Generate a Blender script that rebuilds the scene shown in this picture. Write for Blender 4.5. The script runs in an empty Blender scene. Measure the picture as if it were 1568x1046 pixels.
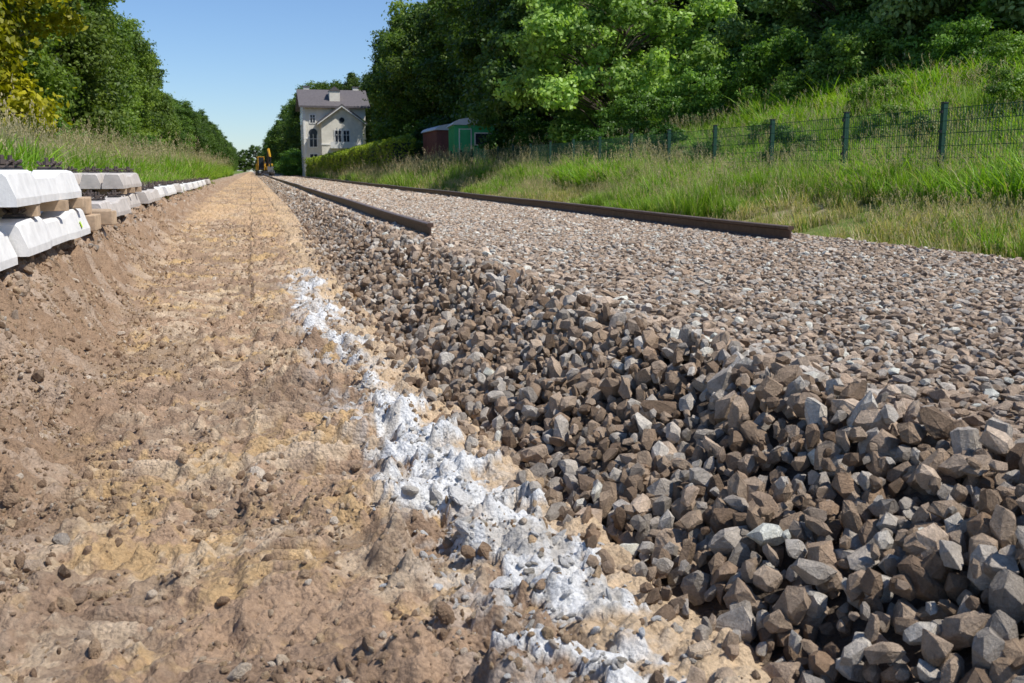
import bpy, bmesh, math, random
import numpy as np
from mathutils import Vector, Matrix, Euler

random.seed(4)
RNG = np.random.default_rng(11)
scene = bpy.context.scene
COL = scene.collection

# ------------------------------------------------------------------ noise
TAB = np.random.default_rng(5).random((512, 512))
def vnoise(x, y, s, off=0):
    x = np.asarray(x, float)/s + 37.13*off + 1000.0; y = np.asarray(y, float)/s + 91.7*off + 1000.0
    x, y = x*.866-y*.5, x*.5+y*.866
    xi = np.floor(x).astype(int); yi = np.floor(y).astype(int)
    fx = x-xi; fy = y-yi
    fx = fx*fx*fx*(fx*(fx*6-15)+10); fy = fy*fy*fy*(fy*(fy*6-15)+10)
    x0 = xi & 511; x1 = (xi+1) & 511; y0 = yi & 511; y1 = (yi+1) & 511
    return (TAB[x0,y0]*(1-fx)+TAB[x1,y0]*fx)*(1-fy)+(TAB[x0,y1]*(1-fx)+TAB[x1,y1]*fx)*fy
def fbm(x, y, s, o=4, off=0, g=0.5):
    t = 0; a = 1; n = 0
    for i in range(o):
        t = t + a*vnoise(x, y, s/(2.03**i), off+i*3); n += a; a *= g
    return t/n
def sst(a, b, x):
    t = np.clip((np.asarray(x, float)-a)/(b-a), 0, 1); return t*t*(3-2*t)

# ------------------------------------------------------------------ materials
def new_mat(name):
    m = bpy.data.materials.new(name); m.use_nodes = True
    nt = m.node_tree; nt.nodes.clear()
    out = nt.nodes.new('ShaderNodeOutputMaterial')
    return m, nt, out
def N(nt, t, **kw):
    n = nt.nodes.new(t)
    for k, v in kw.items(): setattr(n, k, v)
    return n
def noise_var(nt, scale, lo, hi, detail=4, vec=None, rough=0.6):
    n = N(nt, 'ShaderNodeTexNoise'); n.inputs['Scale'].default_value = scale
    n.inputs['Detail'].default_value = detail; n.inputs['Roughness'].default_value = rough
    if vec is not None: nt.links.new(vec, n.inputs['Vector'])
    mr = N(nt, 'ShaderNodeMapRange')
    mr.inputs[1].default_value = 0.3; mr.inputs[2].default_value = 0.7
    mr.inputs[3].default_value = lo; mr.inputs[4].default_value = hi
    nt.links.new(n.outputs[0], mr.inputs[0])
    return n, mr
def mul(nt, a, b):
    m = N(nt, 'ShaderNodeVectorMath', operation='MULTIPLY')
    nt.links.new(a, m.inputs[0]); nt.links.new(b, m.inputs[1]); return m.outputs[0]

def simple_mat(name, col, rough=0.7, var=0.15, scale=8, metallic=0, bump=0.0, bscale=40):
    m, nt, out = new_mat(name)
    tc = N(nt, 'ShaderNodeTexCoord')
    b = N(nt, 'ShaderNodeBsdfPrincipled'); b.inputs['Roughness'].default_value = rough
    b.inputs['Metallic'].default_value = metallic
    rgb = N(nt, 'ShaderNodeRGB'); rgb.outputs[0].default_value = (*col, 1)
    n, mr = noise_var(nt, scale, 1-var, 1+var, 5, tc.outputs['Object'])
    nt.links.new(mul(nt, rgb.outputs[0], mr.outputs[0]), b.inputs['Base Color'])
    if bump > 0:
        n2 = N(nt, 'ShaderNodeTexNoise'); n2.inputs['Scale'].default_value = bscale; n2.inputs['Detail'].default_value = 6
        nt.links.new(tc.outputs['Object'], n2.inputs['Vector'])
        bp = N(nt, 'ShaderNodeBump'); bp.inputs['Strength'].default_value = 0.7; bp.inputs['Distance'].default_value = bump
        nt.links.new(n2.outputs[0], bp.inputs['Height']); nt.links.new(bp.outputs[0], b.inputs['Normal'])
    nt.links.new(b.outputs[0], out.inputs[0])
    return m

def ground_mat():
    m, nt, out = new_mat('ground_soil')
    tc = N(nt, 'ShaderNodeTexCoord'); at = N(nt, 'ShaderNodeAttribute', attribute_name='Col')
    b = N(nt, 'ShaderNodeBsdfPrincipled'); b.inputs['Roughness'].default_value = 0.95
    b.inputs['Specular IOR Level'].default_value = 0.15
    n1, v1 = noise_var(nt, 60, 0.68, 1.26, 6, tc.outputs['Object'], 0.75)
    n2, v2 = noise_var(nt, 9, 0.84, 1.15, 6, tc.outputs['Object'], .7)
    c = mul(nt, mul(nt, at.outputs['Color'], v1.outputs[0]), v2.outputs[0])
    nt.links.new(c, b.inputs['Base Color'])
    vo = N(nt, 'ShaderNodeTexVoronoi'); vo.inputs['Scale'].default_value = 75
    nt.links.new(tc.outputs['Object'], vo.inputs['Vector'])
    ad = N(nt, 'ShaderNodeMath', operation='MULTIPLY_ADD'); ad.inputs[1].default_value = -0.6
    nt.links.new(vo.outputs['Distance'], ad.inputs[0]); nt.links.new(n1.outputs[0], ad.inputs[2])
    bp = N(nt, 'ShaderNodeBump'); bp.inputs['Strength'].default_value = 0.9; bp.inputs['Distance'].default_value = 0.015
    nt.links.new(ad.outputs[0], bp.inputs['Height']); nt.links.new(bp.outputs[0], b.inputs['Normal'])
    nt.links.new(b.outputs[0], out.inputs[0]); return m

def rock_mat(name, stops, bump=0.01, nscale=14, lo=.7, hi=1.25):
    m, nt, out = new_mat(name)
    tc = N(nt, 'ShaderNodeTexCoord'); oi = N(nt, 'ShaderNodeObjectInfo')
    add = N(nt, 'ShaderNodeVectorMath', operation='ADD')
    sc = N(nt, 'ShaderNodeMath', operation='MULTIPLY'); sc.inputs[1].default_value = 50
    nt.links.new(oi.outputs['Random'], sc.inputs[0])
    nt.links.new(tc.outputs['Object'], add.inputs[0]); nt.links.new(sc.outputs[0], add.inputs[1])
    r = N(nt, 'ShaderNodeValToRGB'); r.color_ramp.interpolation = 'LINEAR'
    el = r.color_ramp.elements
    while len(el) < len(stops): el.new(0.5)
    for e, (p, c) in zip(el, stops): e.position = p; e.color = (*c, 1)
    nt.links.new(oi.outputs['Random'], r.inputs[0])
    n1, v1 = noise_var(nt, nscale*0.15, lo, hi, 6, add.outputs[0], .65)
    n2, v2 = noise_var(nt, nscale, .74, 1.26, 6, add.outputs[0], .7)
    b = N(nt, 'ShaderNodeBsdfPrincipled'); b.inputs['Roughness'].default_value = 0.88
    b.inputs['Specular IOR Level'].default_value = 0.2
    nt.links.new(mul(nt, mul(nt, r.outputs[0], v1.outputs[0]), v2.outputs[0]), b.inputs['Base Color'])
    bp = N(nt, 'ShaderNodeBump'); bp.inputs['Strength'].default_value = 0.8; bp.inputs['Distance'].default_value = bump
    nt.links.new(n2.outputs[0], bp.inputs['Height']); nt.links.new(bp.outputs[0], b.inputs['Normal'])
    nt.links.new(b.outputs[0], out.inputs[0]); return m

def leaf_mat(name, trans=0.35, tint=True):
    m, nt, out = new_mat(name)
    at = N(nt, 'ShaderNodeAttribute', attribute_name='Col')
    c = at.outputs['Color']
    if tint:
        oi = N(nt, 'ShaderNodeObjectInfo'); c = mul(nt, c, oi.outputs['Color'])
    d = N(nt, 'ShaderNodeBsdfPrincipled'); d.inputs['Roughness'].default_value = 0.5
    d.inputs['Specular IOR Level'].default_value = 0.3
    nt.links.new(c, d.inputs['Base Color'])
    t = N(nt, 'ShaderNodeBsdfTranslucent')
    rgb = N(nt, 'ShaderNodeRGB'); rgb.outputs[0].default_value = (1.35, 1.45, 0.6, 1)
    nt.links.new(mul(nt, c, rgb.outputs[0]), t.inputs[0])
    mx = N(nt, 'ShaderNodeMixShader'); mx.inputs[0].default_value = trans
    nt.links.new(d.outputs[0], mx.inputs[1]); nt.links.new(t.outputs[0], mx.inputs[2])
    nt.links.new(mx.outputs[0], out.inputs[0]); return m

M_GROUND = ground_mat()
STOPS = [(0, (.17,.115,.075)), (.25, (.34,.245,.165)), (.5, (.47,.36,.26)), (.62, (.36,.24,.15)), (.72, (.29,.25,.205)), (.88, (.46,.40,.33)), (1, (.66,.60,.51))]
M_STONE = rock_mat('ballast_stone', STOPS, .016)
M_STONE2 = rock_mat('sunlit_ballast_stone', [(p, tuple(min(.78, c[i]*1.18+.07*(1, .9, .78)[i]) for i in range(3))) for p, c in STOPS], .016)  # lighter copy of the ballast colours, painting the sunlit look of the bed top
M_CLOD = rock_mat('soil_clod', [(0, (.28,.185,.115)), (.4, (.42,.29,.185)), (.75, (.56,.40,.24)), (1, (.72,.61,.48))], 0.02)
M_LIME = rock_mat('lime_lump', [(0, (.50,.44,.35)), (.35, (.64,.61,.56)), (1, (.76,.75,.72))], 0.02, lo=.8, hi=1.1)
M_LEAF = leaf_mat('tree_leaves')
M_GRASS = leaf_mat('grass_blades', 0.35, False)
M_BARK = simple_mat('bark', (.09,.07,.05), .9, .4, 6, bump=.03, bscale=12)
M_CONC = simple_mat('sleeper_concrete', (.76,.74,.70), .8, .12, 9, bump=.003, bscale=60)
M_CONC2 = simple_mat('weathered_concrete', (.52,.47,.42), .85, .25, 5, bump=.004, bscale=50)
M_WOOD = simple_mat('timber', (.50,.36,.23), .8, .3, 7, bump=.004, bscale=30)
M_RUST = simple_mat('rail_rust', (.10,.058,.038), .6, .35, 14, metallic=.2, bump=.002, bscale=90)
M_RAILTOP = simple_mat('rail_head', (.26,.18,.13), .45, .3, 10, metallic=.4)
M_IRON = simple_mat('iron_fastener', (.12,.09,.075), .6, .3, 20, metallic=.3)
M_FENCE = simple_mat('fence_green', (.008,.06,.035), .7, .2, 5)
M_WALL = simple_mat('plaster_cream', (.78,.73,.61), .9, .14, 1.2)
M_TRIM = simple_mat('trim_white', (.80,.78,.72), .8, .06, 3)
M_SLATE = simple_mat('slate_roof', (.12,.105,.105), .75, .2, 4, bump=.02, bscale=14)
M_GLASS = simple_mat('window_glass', (.03,.035,.045), .15, .1, 3)
M_SHEDG = simple_mat('trailer_green', (.04,.42,.15), .5, .15, 2)
M_SHEDR = simple_mat('wagon_brown', (.20,.07,.055), .7, .2, 2)
M_SHEDT = simple_mat('trailer_roof', (.64,.68,.70), .6, .1, 2)
M_YEL = simple_mat('machine_orange', (.72,.38,.03), .4, .1, 2)
M_DARK = simple_mat('machine_dark', (.03,.03,.035), .5, .2, 3)
M_MARK = simple_mat('marking_paint', (.55,.80,.05), .6, .15, 30)

# ------------------------------------------------------------------ mesh helpers
def np_mesh(name, verts, quads, cols=None, mats=(), matidx=None, smooth=False):
    me = bpy.data.meshes.new(name)
    verts = np.asarray(verts, np.float32); nq = len(quads)
    me.vertices.add(len(verts)); me.vertices.foreach_set('co', verts.ravel())
    loops = np.asarray(quads, np.int32).ravel()
    me.loops.add(len(loops)); me.loops.foreach_set('vertex_index', loops)
    me.polygons.add(nq); me.polygons.foreach_set('loop_start', np.arange(nq, dtype=np.int32)*4)
    if matidx is not None: me.polygons.foreach_set('material_index', np.asarray(matidx, np.int32))
    me.polygons.foreach_set('use_smooth', np.full(nq, smooth))
    for m in mats: me.materials.append(m)
    me.update(calc_edges=True)
    if cols is not None:
        a = me.color_attributes.new('Col', 'FLOAT_COLOR', 'POINT')
        c = np.ones((len(verts), 4), np.float32); c[:, :3] = cols
        a.data.foreach_set('color', c.ravel())
    return me
def link(name, me, loc=(0,0,0), rot=(0,0,0), scale=(1,1,1), parent=None, color=None):
    o = bpy.data.objects.new(name, me); COL.objects.link(o)
    o.location = loc; o.rotation_euler = rot; o.scale = scale
    if parent: o.parent = parent
    if color: o.color = (*color, 1)
    return o
def empty(name, loc=(0,0,0), rot=(0,0,0)):
    o = bpy.data.objects.new(name, None); COL.objects.link(o); o.location = loc; o.rotation_euler = rot; return o

class B:
    def __init__(s): s.bm = bmesh.new(); s.mats = []
    def mi(s, m):
        if m not in s.mats: s.mats.append(m)
        return s.mats.index(m)
    def box(s, x0, x1, y0, y1, z0, z1, m, bev=0):
        r = bmesh.ops.create_cube(s.bm, size=1)
        vs = r['verts']
        for v in vs:
            v.co = Vector((x0+(v.co.x+.5)*(x1-x0), y0+(v.co.y+.5)*(y1-y0), z0+(v.co.z+.5)*(z1-z0)))
        fs = {f for v in vs for f in v.link_faces}
        i = s.mi(m)
        for f in fs: f.material_index = i
        if bev > 0:
            es = list({e for v in vs for e in v.link_edges})
            rr = bmesh.ops.bevel(s.bm, geom=es, offset=bev, segments=2, affect='EDGES', profile=.6)
            for f in rr['faces']: f.material_index = i
    def cyl(s, p0, p1, r0, r1, m, seg=10):
        p0 = Vector(p0); p1 = Vector(p1); d = p1-p0
        M = Matrix.Translation((p0+p1)/2) @ d.to_track_quat('Z', 'Y').to_matrix().to_4x4()
        r = bmesh.ops.create_cone(s.bm, cap_ends=True, segments=seg, radius1=r0, radius2=r1, depth=d.length, matrix=M)
        i = s.mi(m)
        for f in {f for v in r['verts'] for f in v.link_faces}: f.material_index = i
    def poly_prism(s, pts, axis, a0, a1, m):
        def mk(p, a):
            if axis == 'y': return (p[0], a, p[1])
            if axis == 'x': return (a, p[0], p[1])
            return (p[0], p[1], a)
        v0 = [s.bm.verts.new(mk(p, a0)) for p in pts]; v1 = [s.bm.verts.new(mk(p, a1)) for p in pts]
        n = len(pts); fs = [s.bm.faces.new(v0), s.bm.faces.new(v1[::-1])]
        for i in range(n): fs.append(s.bm.faces.new((v0[i], v0[(i+1) % n], v1[(i+1) % n], v1[i])))
        k = s.mi(m)
        for f in fs: f.material_index = k
        bmesh.ops.recalc_face_normals(s.bm, faces=fs)
    def mesh(s, name):
        me = bpy.data.meshes.new(name); s.bm.to_mesh(me); s.bm.free()
        for m in s.mats: me.materials.append(m)
        return me
    def obj(s, name, parent=None, loc=(0,0,0), rot=(0,0,0)):
        return link(name, s.mesh(name), loc, rot, parent=parent)

def scatter(name, P, R, S, I, protos):
    col = bpy.data.collections.new(name+'_parts')
    for k, me in enumerate(protos):
        o = bpy.data.objects.new('%s_part_%03d' % (name, k), me); col.objects.link(o)
    me = bpy.data.meshes.new(name)
    P = np.asarray(P, np.float32); n = len(P)
    me.vertices.add(n); me.vertices.foreach_set('co', P.ravel())
    a = me.attributes.new('rot', 'FLOAT_VECTOR', 'POINT'); a.data.foreach_set('vector', np.asarray(R, np.float32).ravel())
    a = me.attributes.new('scl', 'FLOAT_VECTOR', 'POINT'); a.data.foreach_set('vector', np.asarray(S, np.float32).ravel())
    a = me.attributes.new('idx', 'INT', 'POINT'); a.data.foreach_set('value', np.asarray(I, np.int32).ravel())
    o = link(name, me)
    g = bpy.data.node_groups.new(name+'_gn', 'GeometryNodeTree')
    g.interface.new_socket('Geometry', in_out='INPUT', socket_type='NodeSocketGeometry')
    g.interface.new_socket('Geometry', in_out='OUTPUT', socket_type='NodeSocketGeometry')
    gi = g.nodes.new('NodeGroupInput'); go = g.nodes.new('NodeGroupOutput')
    ci = g.nodes.new('GeometryNodeCollectionInfo'); ci.inputs[0].default_value = col
    ci.inputs['Separate Children'].default_value = True; ci.inputs['Reset Children'].default_value = True
    ip = g.nodes.new('GeometryNodeInstanceOnPoints'); ip.inputs['Pick Instance'].default_value = True
    def attr(nm, ty):
        q = g.nodes.new('GeometryNodeInputNamedAttribute'); q.data_type = ty; q.inputs['Name'].default_value = nm
        return [s for s in q.outputs if s.enabled and s.name == 'Attribute'][0]
    e2r = g.nodes.new('FunctionNodeEulerToRotation')
    L = g.links.new
    L(gi.outputs[0], ip.inputs['Points']); L(ci.outputs[0], ip.inputs['Instance'])
    L(attr('idx', 'INT'), ip.inputs['Instance Index'])
    L(attr('rot', 'FLOAT_VECTOR'), e2r.inputs[0]); L(e2r.outputs[0], ip.inputs['Rotation'])
    L(attr('scl', 'FLOAT_VECTOR'), ip.inputs['Scale']); L(ip.outputs[0], go.inputs[0])
    md = o.modifiers.new('scatter', 'NODES'); md.node_group = g
    print(name, n)
    return o

# ------------------------------------------------------------------ terrain
def toe(Y):  return np.interp(Y, [0, 2, 3.5, 6, 20, 400], [1.16, 1.08, .92, .84, .86, .86])
def crest(Y): return np.interp(Y, [0, 2, 5, 10], [1.85, 1.76, 1.58, 1.5])
def ltoe(Y): return np.interp(Y, [0, 3, 5.5, 9, 20, 40], [-.60, -.68, -.82, -1.05, -1.30, -1.45])
def limex(Y): return np.interp(Y, [0, 2.2, 3.6, 5.2, 9.5, 30], [.82, .71, .65, .53, .48, .5])
def base_z(X, Y):
    X = np.asarray(X, float); Y = np.asarray(Y, float)
    fl = np.interp(Y, [0, 8, 14, 25, 60, 200], [-.40, -.40, -.34, -.22, -.16, -.12])
    t = toe(Y); c = crest(Y)
    z = fl + (0-fl)*np.clip((X-t)/(c-t), 0, 1)
    z = np.where(X > 6.35, -.18*sst(6.35, 6.95, X), z)
    bank = np.interp(Y, [0, 32, 55, 80], [1, 1, .25, .2])
    zr = -.18+.75*sst(6.9, 10.2, X)+bank*2.3*sst(10, 16.5, X) + bank*.8*sst(16, 30, X)
    z = np.where(X > 6.95, zr, z)
    lt = ltoe(Y); top = np.interp(Y, [0, 2.5, 4, 5.5, 7, 20, 60], [-.32, -.28, -.17, -.02, .16, .20, .12])
    wd = np.interp(Y, [0, 4, 7, 12, 25], [1.2, 1.0, .6, .8, 1.1])
    zl = fl+(top-fl)*sst(-.05, 1, (lt-X)/wd)
    z = np.where(X < lt, zl, z)
    z = z + .45*sst(-4, -6.5, X)*(X < -4) + .3*sst(-7, -14, X)*(X < -7)
    return z
def lime_mask(X, Y):
    d = np.abs(X-limex(Y)-(.16*(vnoise(Y*0, Y, .45, 3)-.5)))
    w = np.interp(Y, [0, 3, 4.3, 5, 7, 10, 11.2], [.085, .105, .075, .065, .11, .085, .0]) * (.6+.8*vnoise(Y*0, Y, .5, 8))
    n = (fbm(X, Y*1.3, .18, 5, 21, .66)-.5)*.46
    m = sst(.016, -.010, d-w+n)
    gap = fbm(X*.6, Y, .26, 4, 40)
    m = m*np.where(Y > 4.4, sst(.40, .49, gap), sst(.20, .34, gap))
    return m*(Y < 11.2)
def tread_band(X, Y):
    bnd = np.maximum(sst(.29, .22, np.abs(X-.22)), sst(.27, .20, np.abs(X+.54)))
    return bnd*sst(.36, .44, fbm(X, Y, .9, 3, 60))*np.clip(1.4-Y/14, 0, 1)
def tread_wave(X, Y):
    warp = (vnoise(X, Y, .7, 50)-.5)*.10 + X*.24
    ph = (Y+warp)/.095
    return sst(.15, .85, np.abs((ph % 1)-.5)*2)*sst(.32, .50, fbm(X, Y, .13, 3, 61))

def terrain(X, Y):
    z = base_z(X, Y)
    t = toe(Y); lt = ltoe(Y)
    near = np.clip(1.2-np.asarray(Y)/70, .3, 1)
    floor = sst(lt-.1, lt+.1, X)*sst(t+.1, t-.05, X)
    left = sst(lt+.12, lt-.15, X)*sst(-4.5, -3, X)
    band = tread_band(X, Y)
    rough = (fbm(X, Y, .34, 2, 1, .5)-.5)*.045
    rough2 = (fbm(X, Y, .08, 4, 3, .55)-.5)*.036
    crumb = np.abs(fbm(X, Y, .045, 2, 30, .5)-.5)*.045
    pl = np.clip(fbm(X, Y, .10, 4, 35, .5)-.54, 0, 1)*.18
    z = z + floor*(rough+(rough2+crumb+pl)*(1-.65*band))
    lump = np.clip(fbm(X, Y, .20, 4, 44, .55)-.46, 0, 1)
    z = z + left*((fbm(X, Y, .55, 5, 2, .55)-.5)*.20+crumb*1.6+rough2*1.3+lump*.36)*near
    z = z + floor*band*(tread_wave(X, Y)-.4)*.046
    for xs, hh, o in ((-.05, .032, 1), (.52, .030, 3)):
        z = z + floor*hh*sst(-.02, .02, X-xs-.12*(fbm(X*0, Y, .9, 4, 70+o)-.5))*sst(.2, .45, vnoise(X*0, Y, 1.1, 75+o))
    cl = sst(.40, .08, np.abs(X-limex(Y)+.20))*floor
    z = z + cl*np.clip(fbm(X, Y, .15, 5, 80, .55)-.47, 0, 1)*.34*np.interp(Y, [0, 6, 9], [1, .8, .3])
    lm = lime_mask(X, Y)
    z = z + lm*(.016+(fbm(X, Y, .15, 5, 90, .55)-.4)*.12)*np.interp(Y, [0, 4, 6], [1, 1, .35])
    z = z + (X > 6.9)*(fbm(X, Y, 1.6, 4, 5)-.5)*.18 + (X < -3.5)*(fbm(X, Y, 1.5, 3, 6)-.5)*.2
    bal = (X >= t)*(X <= 6.7)
    z = z - bal*.045
    return z

def lerp(a, b, m): return a*(1-m[..., None])+b*m[..., None]
def ground_color(X, Y):
    C = lambda *c: np.broadcast_to(np.array(c, float), X.shape+(3,))
    t = toe(Y); lt = ltoe(Y)
    c = C(.42, .285, .185)
    c = lerp(c, C(.58, .39, .18), sst(.50, .60, fbm(X*.8, Y, .4, 6, 100, .75))*np.interp(Y, [0, 4, 8], [.6, .65, .85]))
    c = lerp(c, C(.60, .47, .325), sst(.52, .60, fbm(X*.8, Y, .28, 6, 110, .75))*.7)
    c = lerp(c, C(.27, .185, .125), sst(.50, .57, fbm(X*.8, Y, .38, 6, 120, .75))*.7)
    c = lerp(c, C(.70, .47, .26), sst(8, 26, Y)*.6*sst(.35, .6, fbm(X, Y*.4, .8, 5, 125, .6)))
    # shading painted into the tread colour: dry ridge tops lighter, moist grooves darker
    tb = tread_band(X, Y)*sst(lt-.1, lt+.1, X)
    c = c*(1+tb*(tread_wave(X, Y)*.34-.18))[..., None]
    lf = sst(lt+.15, lt-.15, X+(fbm(X, Y, .3, 4, 131)-.5)*.3)
    c = lerp(c, lerp(C(.325, .215, .135), C(.43, .32, .23), sst(.48, .60, fbm(X, Y, .3, 6, 130, .75))), lf*.95)
    sd = sst(limex(Y)-.10, limex(Y)+.07, X+(fbm(X, Y, .14, 5, 140, .6)-.5)*.22)*(X < t+.2)*1.0
    c = lerp(c, C(.64, .48, .31), sd*np.interp(Y, [0, 6, 12, 30], [.9, .75, .5, .3]))
    lm = lime_mask(X, Y)
    wm = lerp(C(.77, .76, .73), C(.58, .54, .48), sst(.50, .60, fbm(X, Y, .09, 5, 150, .68)))
    c = lerp(c, C(.64, .61, .56), (Y < 11)*sst(.34, .05, np.abs(X-limex(Y)+.05))*sst(.49, .58, fbm(X*.7, Y*1.5, .16, 5, 152, .72))*.7*(1-(X > t)))
    c = lerp(c, wm, np.clip(lm*1.05, 0, 1))
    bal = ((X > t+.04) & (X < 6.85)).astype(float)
    bd = lerp(C(.13, .10, .075), C(.26, .205, .155), sst(1.6, 2.2, X))  # painted tone: dark gaps under the slope stones, brighter under the sunlit top
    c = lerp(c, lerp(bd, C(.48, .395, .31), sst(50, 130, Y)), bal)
    g = sst(6.7, 7.3, X+(fbm(X, Y, .5, 3, 160)-.5)*.9)
    gc = lerp(C(.14, .19, .04), C(.42, .35, .20), sst(.42, .56, fbm(X, Y, 1.2, 4, 170))*sst(11, 8.5, X))
    c = lerp(c, gc, g)
    gl = sst(-1.9, -2.8, X)*.6
    c = lerp(c, C(.36, .31, .25), gl)
    g2 = sst(-2.8, -3.8, X+(fbm(X, Y, .8, 3, 180)-.5)*1.2)
    c = lerp(c, C(.12, .18, .045), g2)
    return np.minimum(c, .85)

xs = np.concatenate([-np.geomspace(4.2, 900, 46)[::-1], np.arange(-4.1, -1.9, .05), np.arange(-1.9, 1.32, .009),
                     np.arange(1.34, 7.2, .06), np.arange(7.3, 20, .25), np.geomspace(20.3, 900, 34)])
ys = [-40, -20, -10, -5, -2, -.5, .2, .6, .9]
y = 1.0
while y < 1600:
    ys.append(y); y += max(.0072, .0030*y if y < 40 else (.0034+.00012*(y-40))*y if y < 200 else .03*y)
ys = np.array(ys)
GX, GY = np.meshgrid(xs, ys)
GZ = terrain(GX, GY)
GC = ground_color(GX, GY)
nx, ny = len(xs), len(ys)
idx = np.arange(nx*ny).reshape(ny, nx)
q = np.stack([idx[:-1, :-1], idx[:-1, 1:], idx[1:, 1:], idx[1:, :-1]], -1).reshape(-1, 4)
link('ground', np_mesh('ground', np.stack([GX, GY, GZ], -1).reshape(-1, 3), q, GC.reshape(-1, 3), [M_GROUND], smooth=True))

# ------------------------------------------------------------------ stones
def rock_mesh(name, seed, mat, npts=13, bev=.05, flat=.7, rough=0.0, boxy=1.0, chip=0):
    r = random.Random(seed)
    bm = bmesh.new()
    sx, sy, sz = r.uniform(1.0, 1.35), r.uniform(.6, 1.0), r.uniform(flat*.7, flat*1.2)
    for i in range(npts):
        zz = 1-2*(i+r.random())/npts; ph = i*2.39996+r.uniform(-.5, .5); rr = math.sqrt(max(0, 1-zz*zz))
        v = Vector((rr*math.cos(ph), rr*math.sin(ph), zz))
        v = Vector([math.copysign(abs(a)**boxy, a) for a in v])*r.uniform(.38, .54)
        bm.verts.new((v.x*sx, v.y*sy, v.z*sz))
    h = bmesh.ops.convex_hull(bm, input=bm.verts)
    bmesh.ops.delete(bm, geom=[g for g in h['geom_interior'] if isinstance(g, bmesh.types.BMVert)], context='VERTS')
    bmesh.ops.rotate(bm, verts=bm.verts, cent=(0, 0, 0), matrix=Euler((r.uniform(-.3, .3), r.uniform(-.3, .3), 0)).to_matrix())
    for k in range(chip):
        n = Vector((r.gauss(0, 1), r.gauss(0, 1), r.gauss(0, .8))).normalized()
        mx = max(v.co.dot(n) for v in bm.verts)
        g = bmesh.ops.bisect_plane(bm, geom=list(bm.verts)+list(bm.edges)+list(bm.faces), plane_co=n*mx*r.uniform(.66, .88), plane_no=n, clear_outer=True)
        ee = [e for e in g['geom_cut'] if isinstance(e, bmesh.types.BMEdge)]
        if ee: bmesh.ops.edgenet_fill(bm, edges=ee)
    bmesh.ops.dissolve_limit(bm, angle_limit=math.radians(12), verts=bm.verts, edges=bm.edges)
    if bev: bmesh.ops.bevel(bm, geom=list(bm.edges), offset=bev, segments=1, affect='EDGES', clamp_overlap=True)
    bmesh.ops.triangulate(bm, faces=bm.faces)
    if rough:
        bmesh.ops.subdivide_edges(bm, edges=list(bm.edges), cuts=2, use_grid_fill=True)
        for v in bm.verts:
            n = math.sin(v.co.x*19+seed)*math.cos(v.co.y*17-seed)+math.sin(v.co.z*23+seed*2)
            v.co *= 1+rough*n*.5+r.uniform(-rough, rough)
    bmesh.ops.recalc_face_normals(bm, faces=bm.faces)
    me = bpy.data.meshes.new(name); bm.to_mesh(me); bm.free(); me.materials.append(mat)
    return me
NP = 40
stone_protos = [rock_mesh('stone_%02d' % i, 100+i, M_STONE, npts=10+i % 7, bev=.012, flat=.68, rough=.018, boxy=.9, chip=3) for i in range(NP)]
sunlit_protos = []
for me_ in stone_protos[:24]:
    c_ = me_.copy(); c_.materials[0] = M_STONE2; sunlit_protos.append(c_)

def jgrid(x0, x1, y0, y1, sp, jit=.45):
    gx = np.arange(x0, x1, sp); gy = np.arange(y0, y1, sp)
    X, Y = np.meshgrid(gx, gy); X = X+(np.arange(len(gy)) % 2)[:, None]*sp*.5
    X = X+RNG.uniform(-jit, jit, X.shape)*sp; Y = Y+RNG.uniform(-jit, jit, Y.shape)*sp
    return X.ravel(), Y.ravel()
def bed_z(X, Y):
    z = base_z(X, Y)
    c = crest(Y)
    slope = sst(c+.25, c-.15, X)
    return z + (fbm(X, Y, .35, 3, 200)-.5)*(.015+.15*slope) + .035*sst(.35, .0, np.abs(X-c))
PS = []; SS = []
def add_stones(X, Y, zoff, smin, smax, zr=.012):
    t = toe(Y)+(fbm(X, Y, .25, 3, 210)-.5)*.26
    k = (X > t) & (X < 6.75+(fbm(X, Y, .6, 3, 215)-.5)*.5)
    k &= X < Y*1.25+2.0
    X = X[k]; Y = Y[k]
    Z = bed_z(X, Y)+zoff+RNG.uniform(-zr, zr, len(X))
    s = smin+(smax-smin)*RNG.random(len(X))**1.8
    PS.append(np.stack([X, Y, Z], 1)); SS.append(s)
for args in [((.5, 2.0, .9, 9, .055), -.03, .05, .10), ((.5, 2.0, .9, 14, .057), .008, .04, .125, .024), ((.5, 1.95, .9, 8, .095), .038, .035, .11, .02),
             ((1.9, 7.1, .9, 12, .044), -.012, .035, .075, .005), ((1.9, 7.1, .9, 10, .11), .003, .035, .085, .006),
             ((.5, 2.0, 14, 26, .07), -.005, .07, .12), ((1.9, 7.1, 12, 26, .062), -.012, .055, .095, .007), ((.5, 7.1, 26, 70, .11), -.015, .1, .16), ((.5, 7.0, 70, 150, .22), -.03, .16, .28)]:
    X, Y = jgrid(*args[0]); add_stones(X, Y, *args[1:])
P = np.concatenate(PS); S = np.concatenate(SS)
n = 600
Y = RNG.uniform(1.2, 18, n); X = toe(Y)-np.abs(RNG.normal(0, .09, n))-.01
s = RNG.uniform(.02, .08, n)
P = np.concatenate([P, np.stack([X, Y, terrain(X, Y)+s*.2], 1)]); S = np.concatenate([S, s])
n = len(P)
R = RNG.uniform(0, 6.283, (n, 3))
tops = P[:, 0] > crest(P[:, 1])+.15
R[tops, 0] = RNG.normal(0, .26, tops.sum()); R[tops, 1] = RNG.normal(0, .26, tops.sum())
S3 = S[:, None]*RNG.uniform(.85, 1.2, (n, 3)); S3[tops, 2] *= .82
ii = RNG.integers(0, NP, n)
dm = RNG.random(n) < np.where(P[:, 0] > crest(P[:, 1])+RNG.normal(.05, .12, n), .88, .10)
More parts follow.
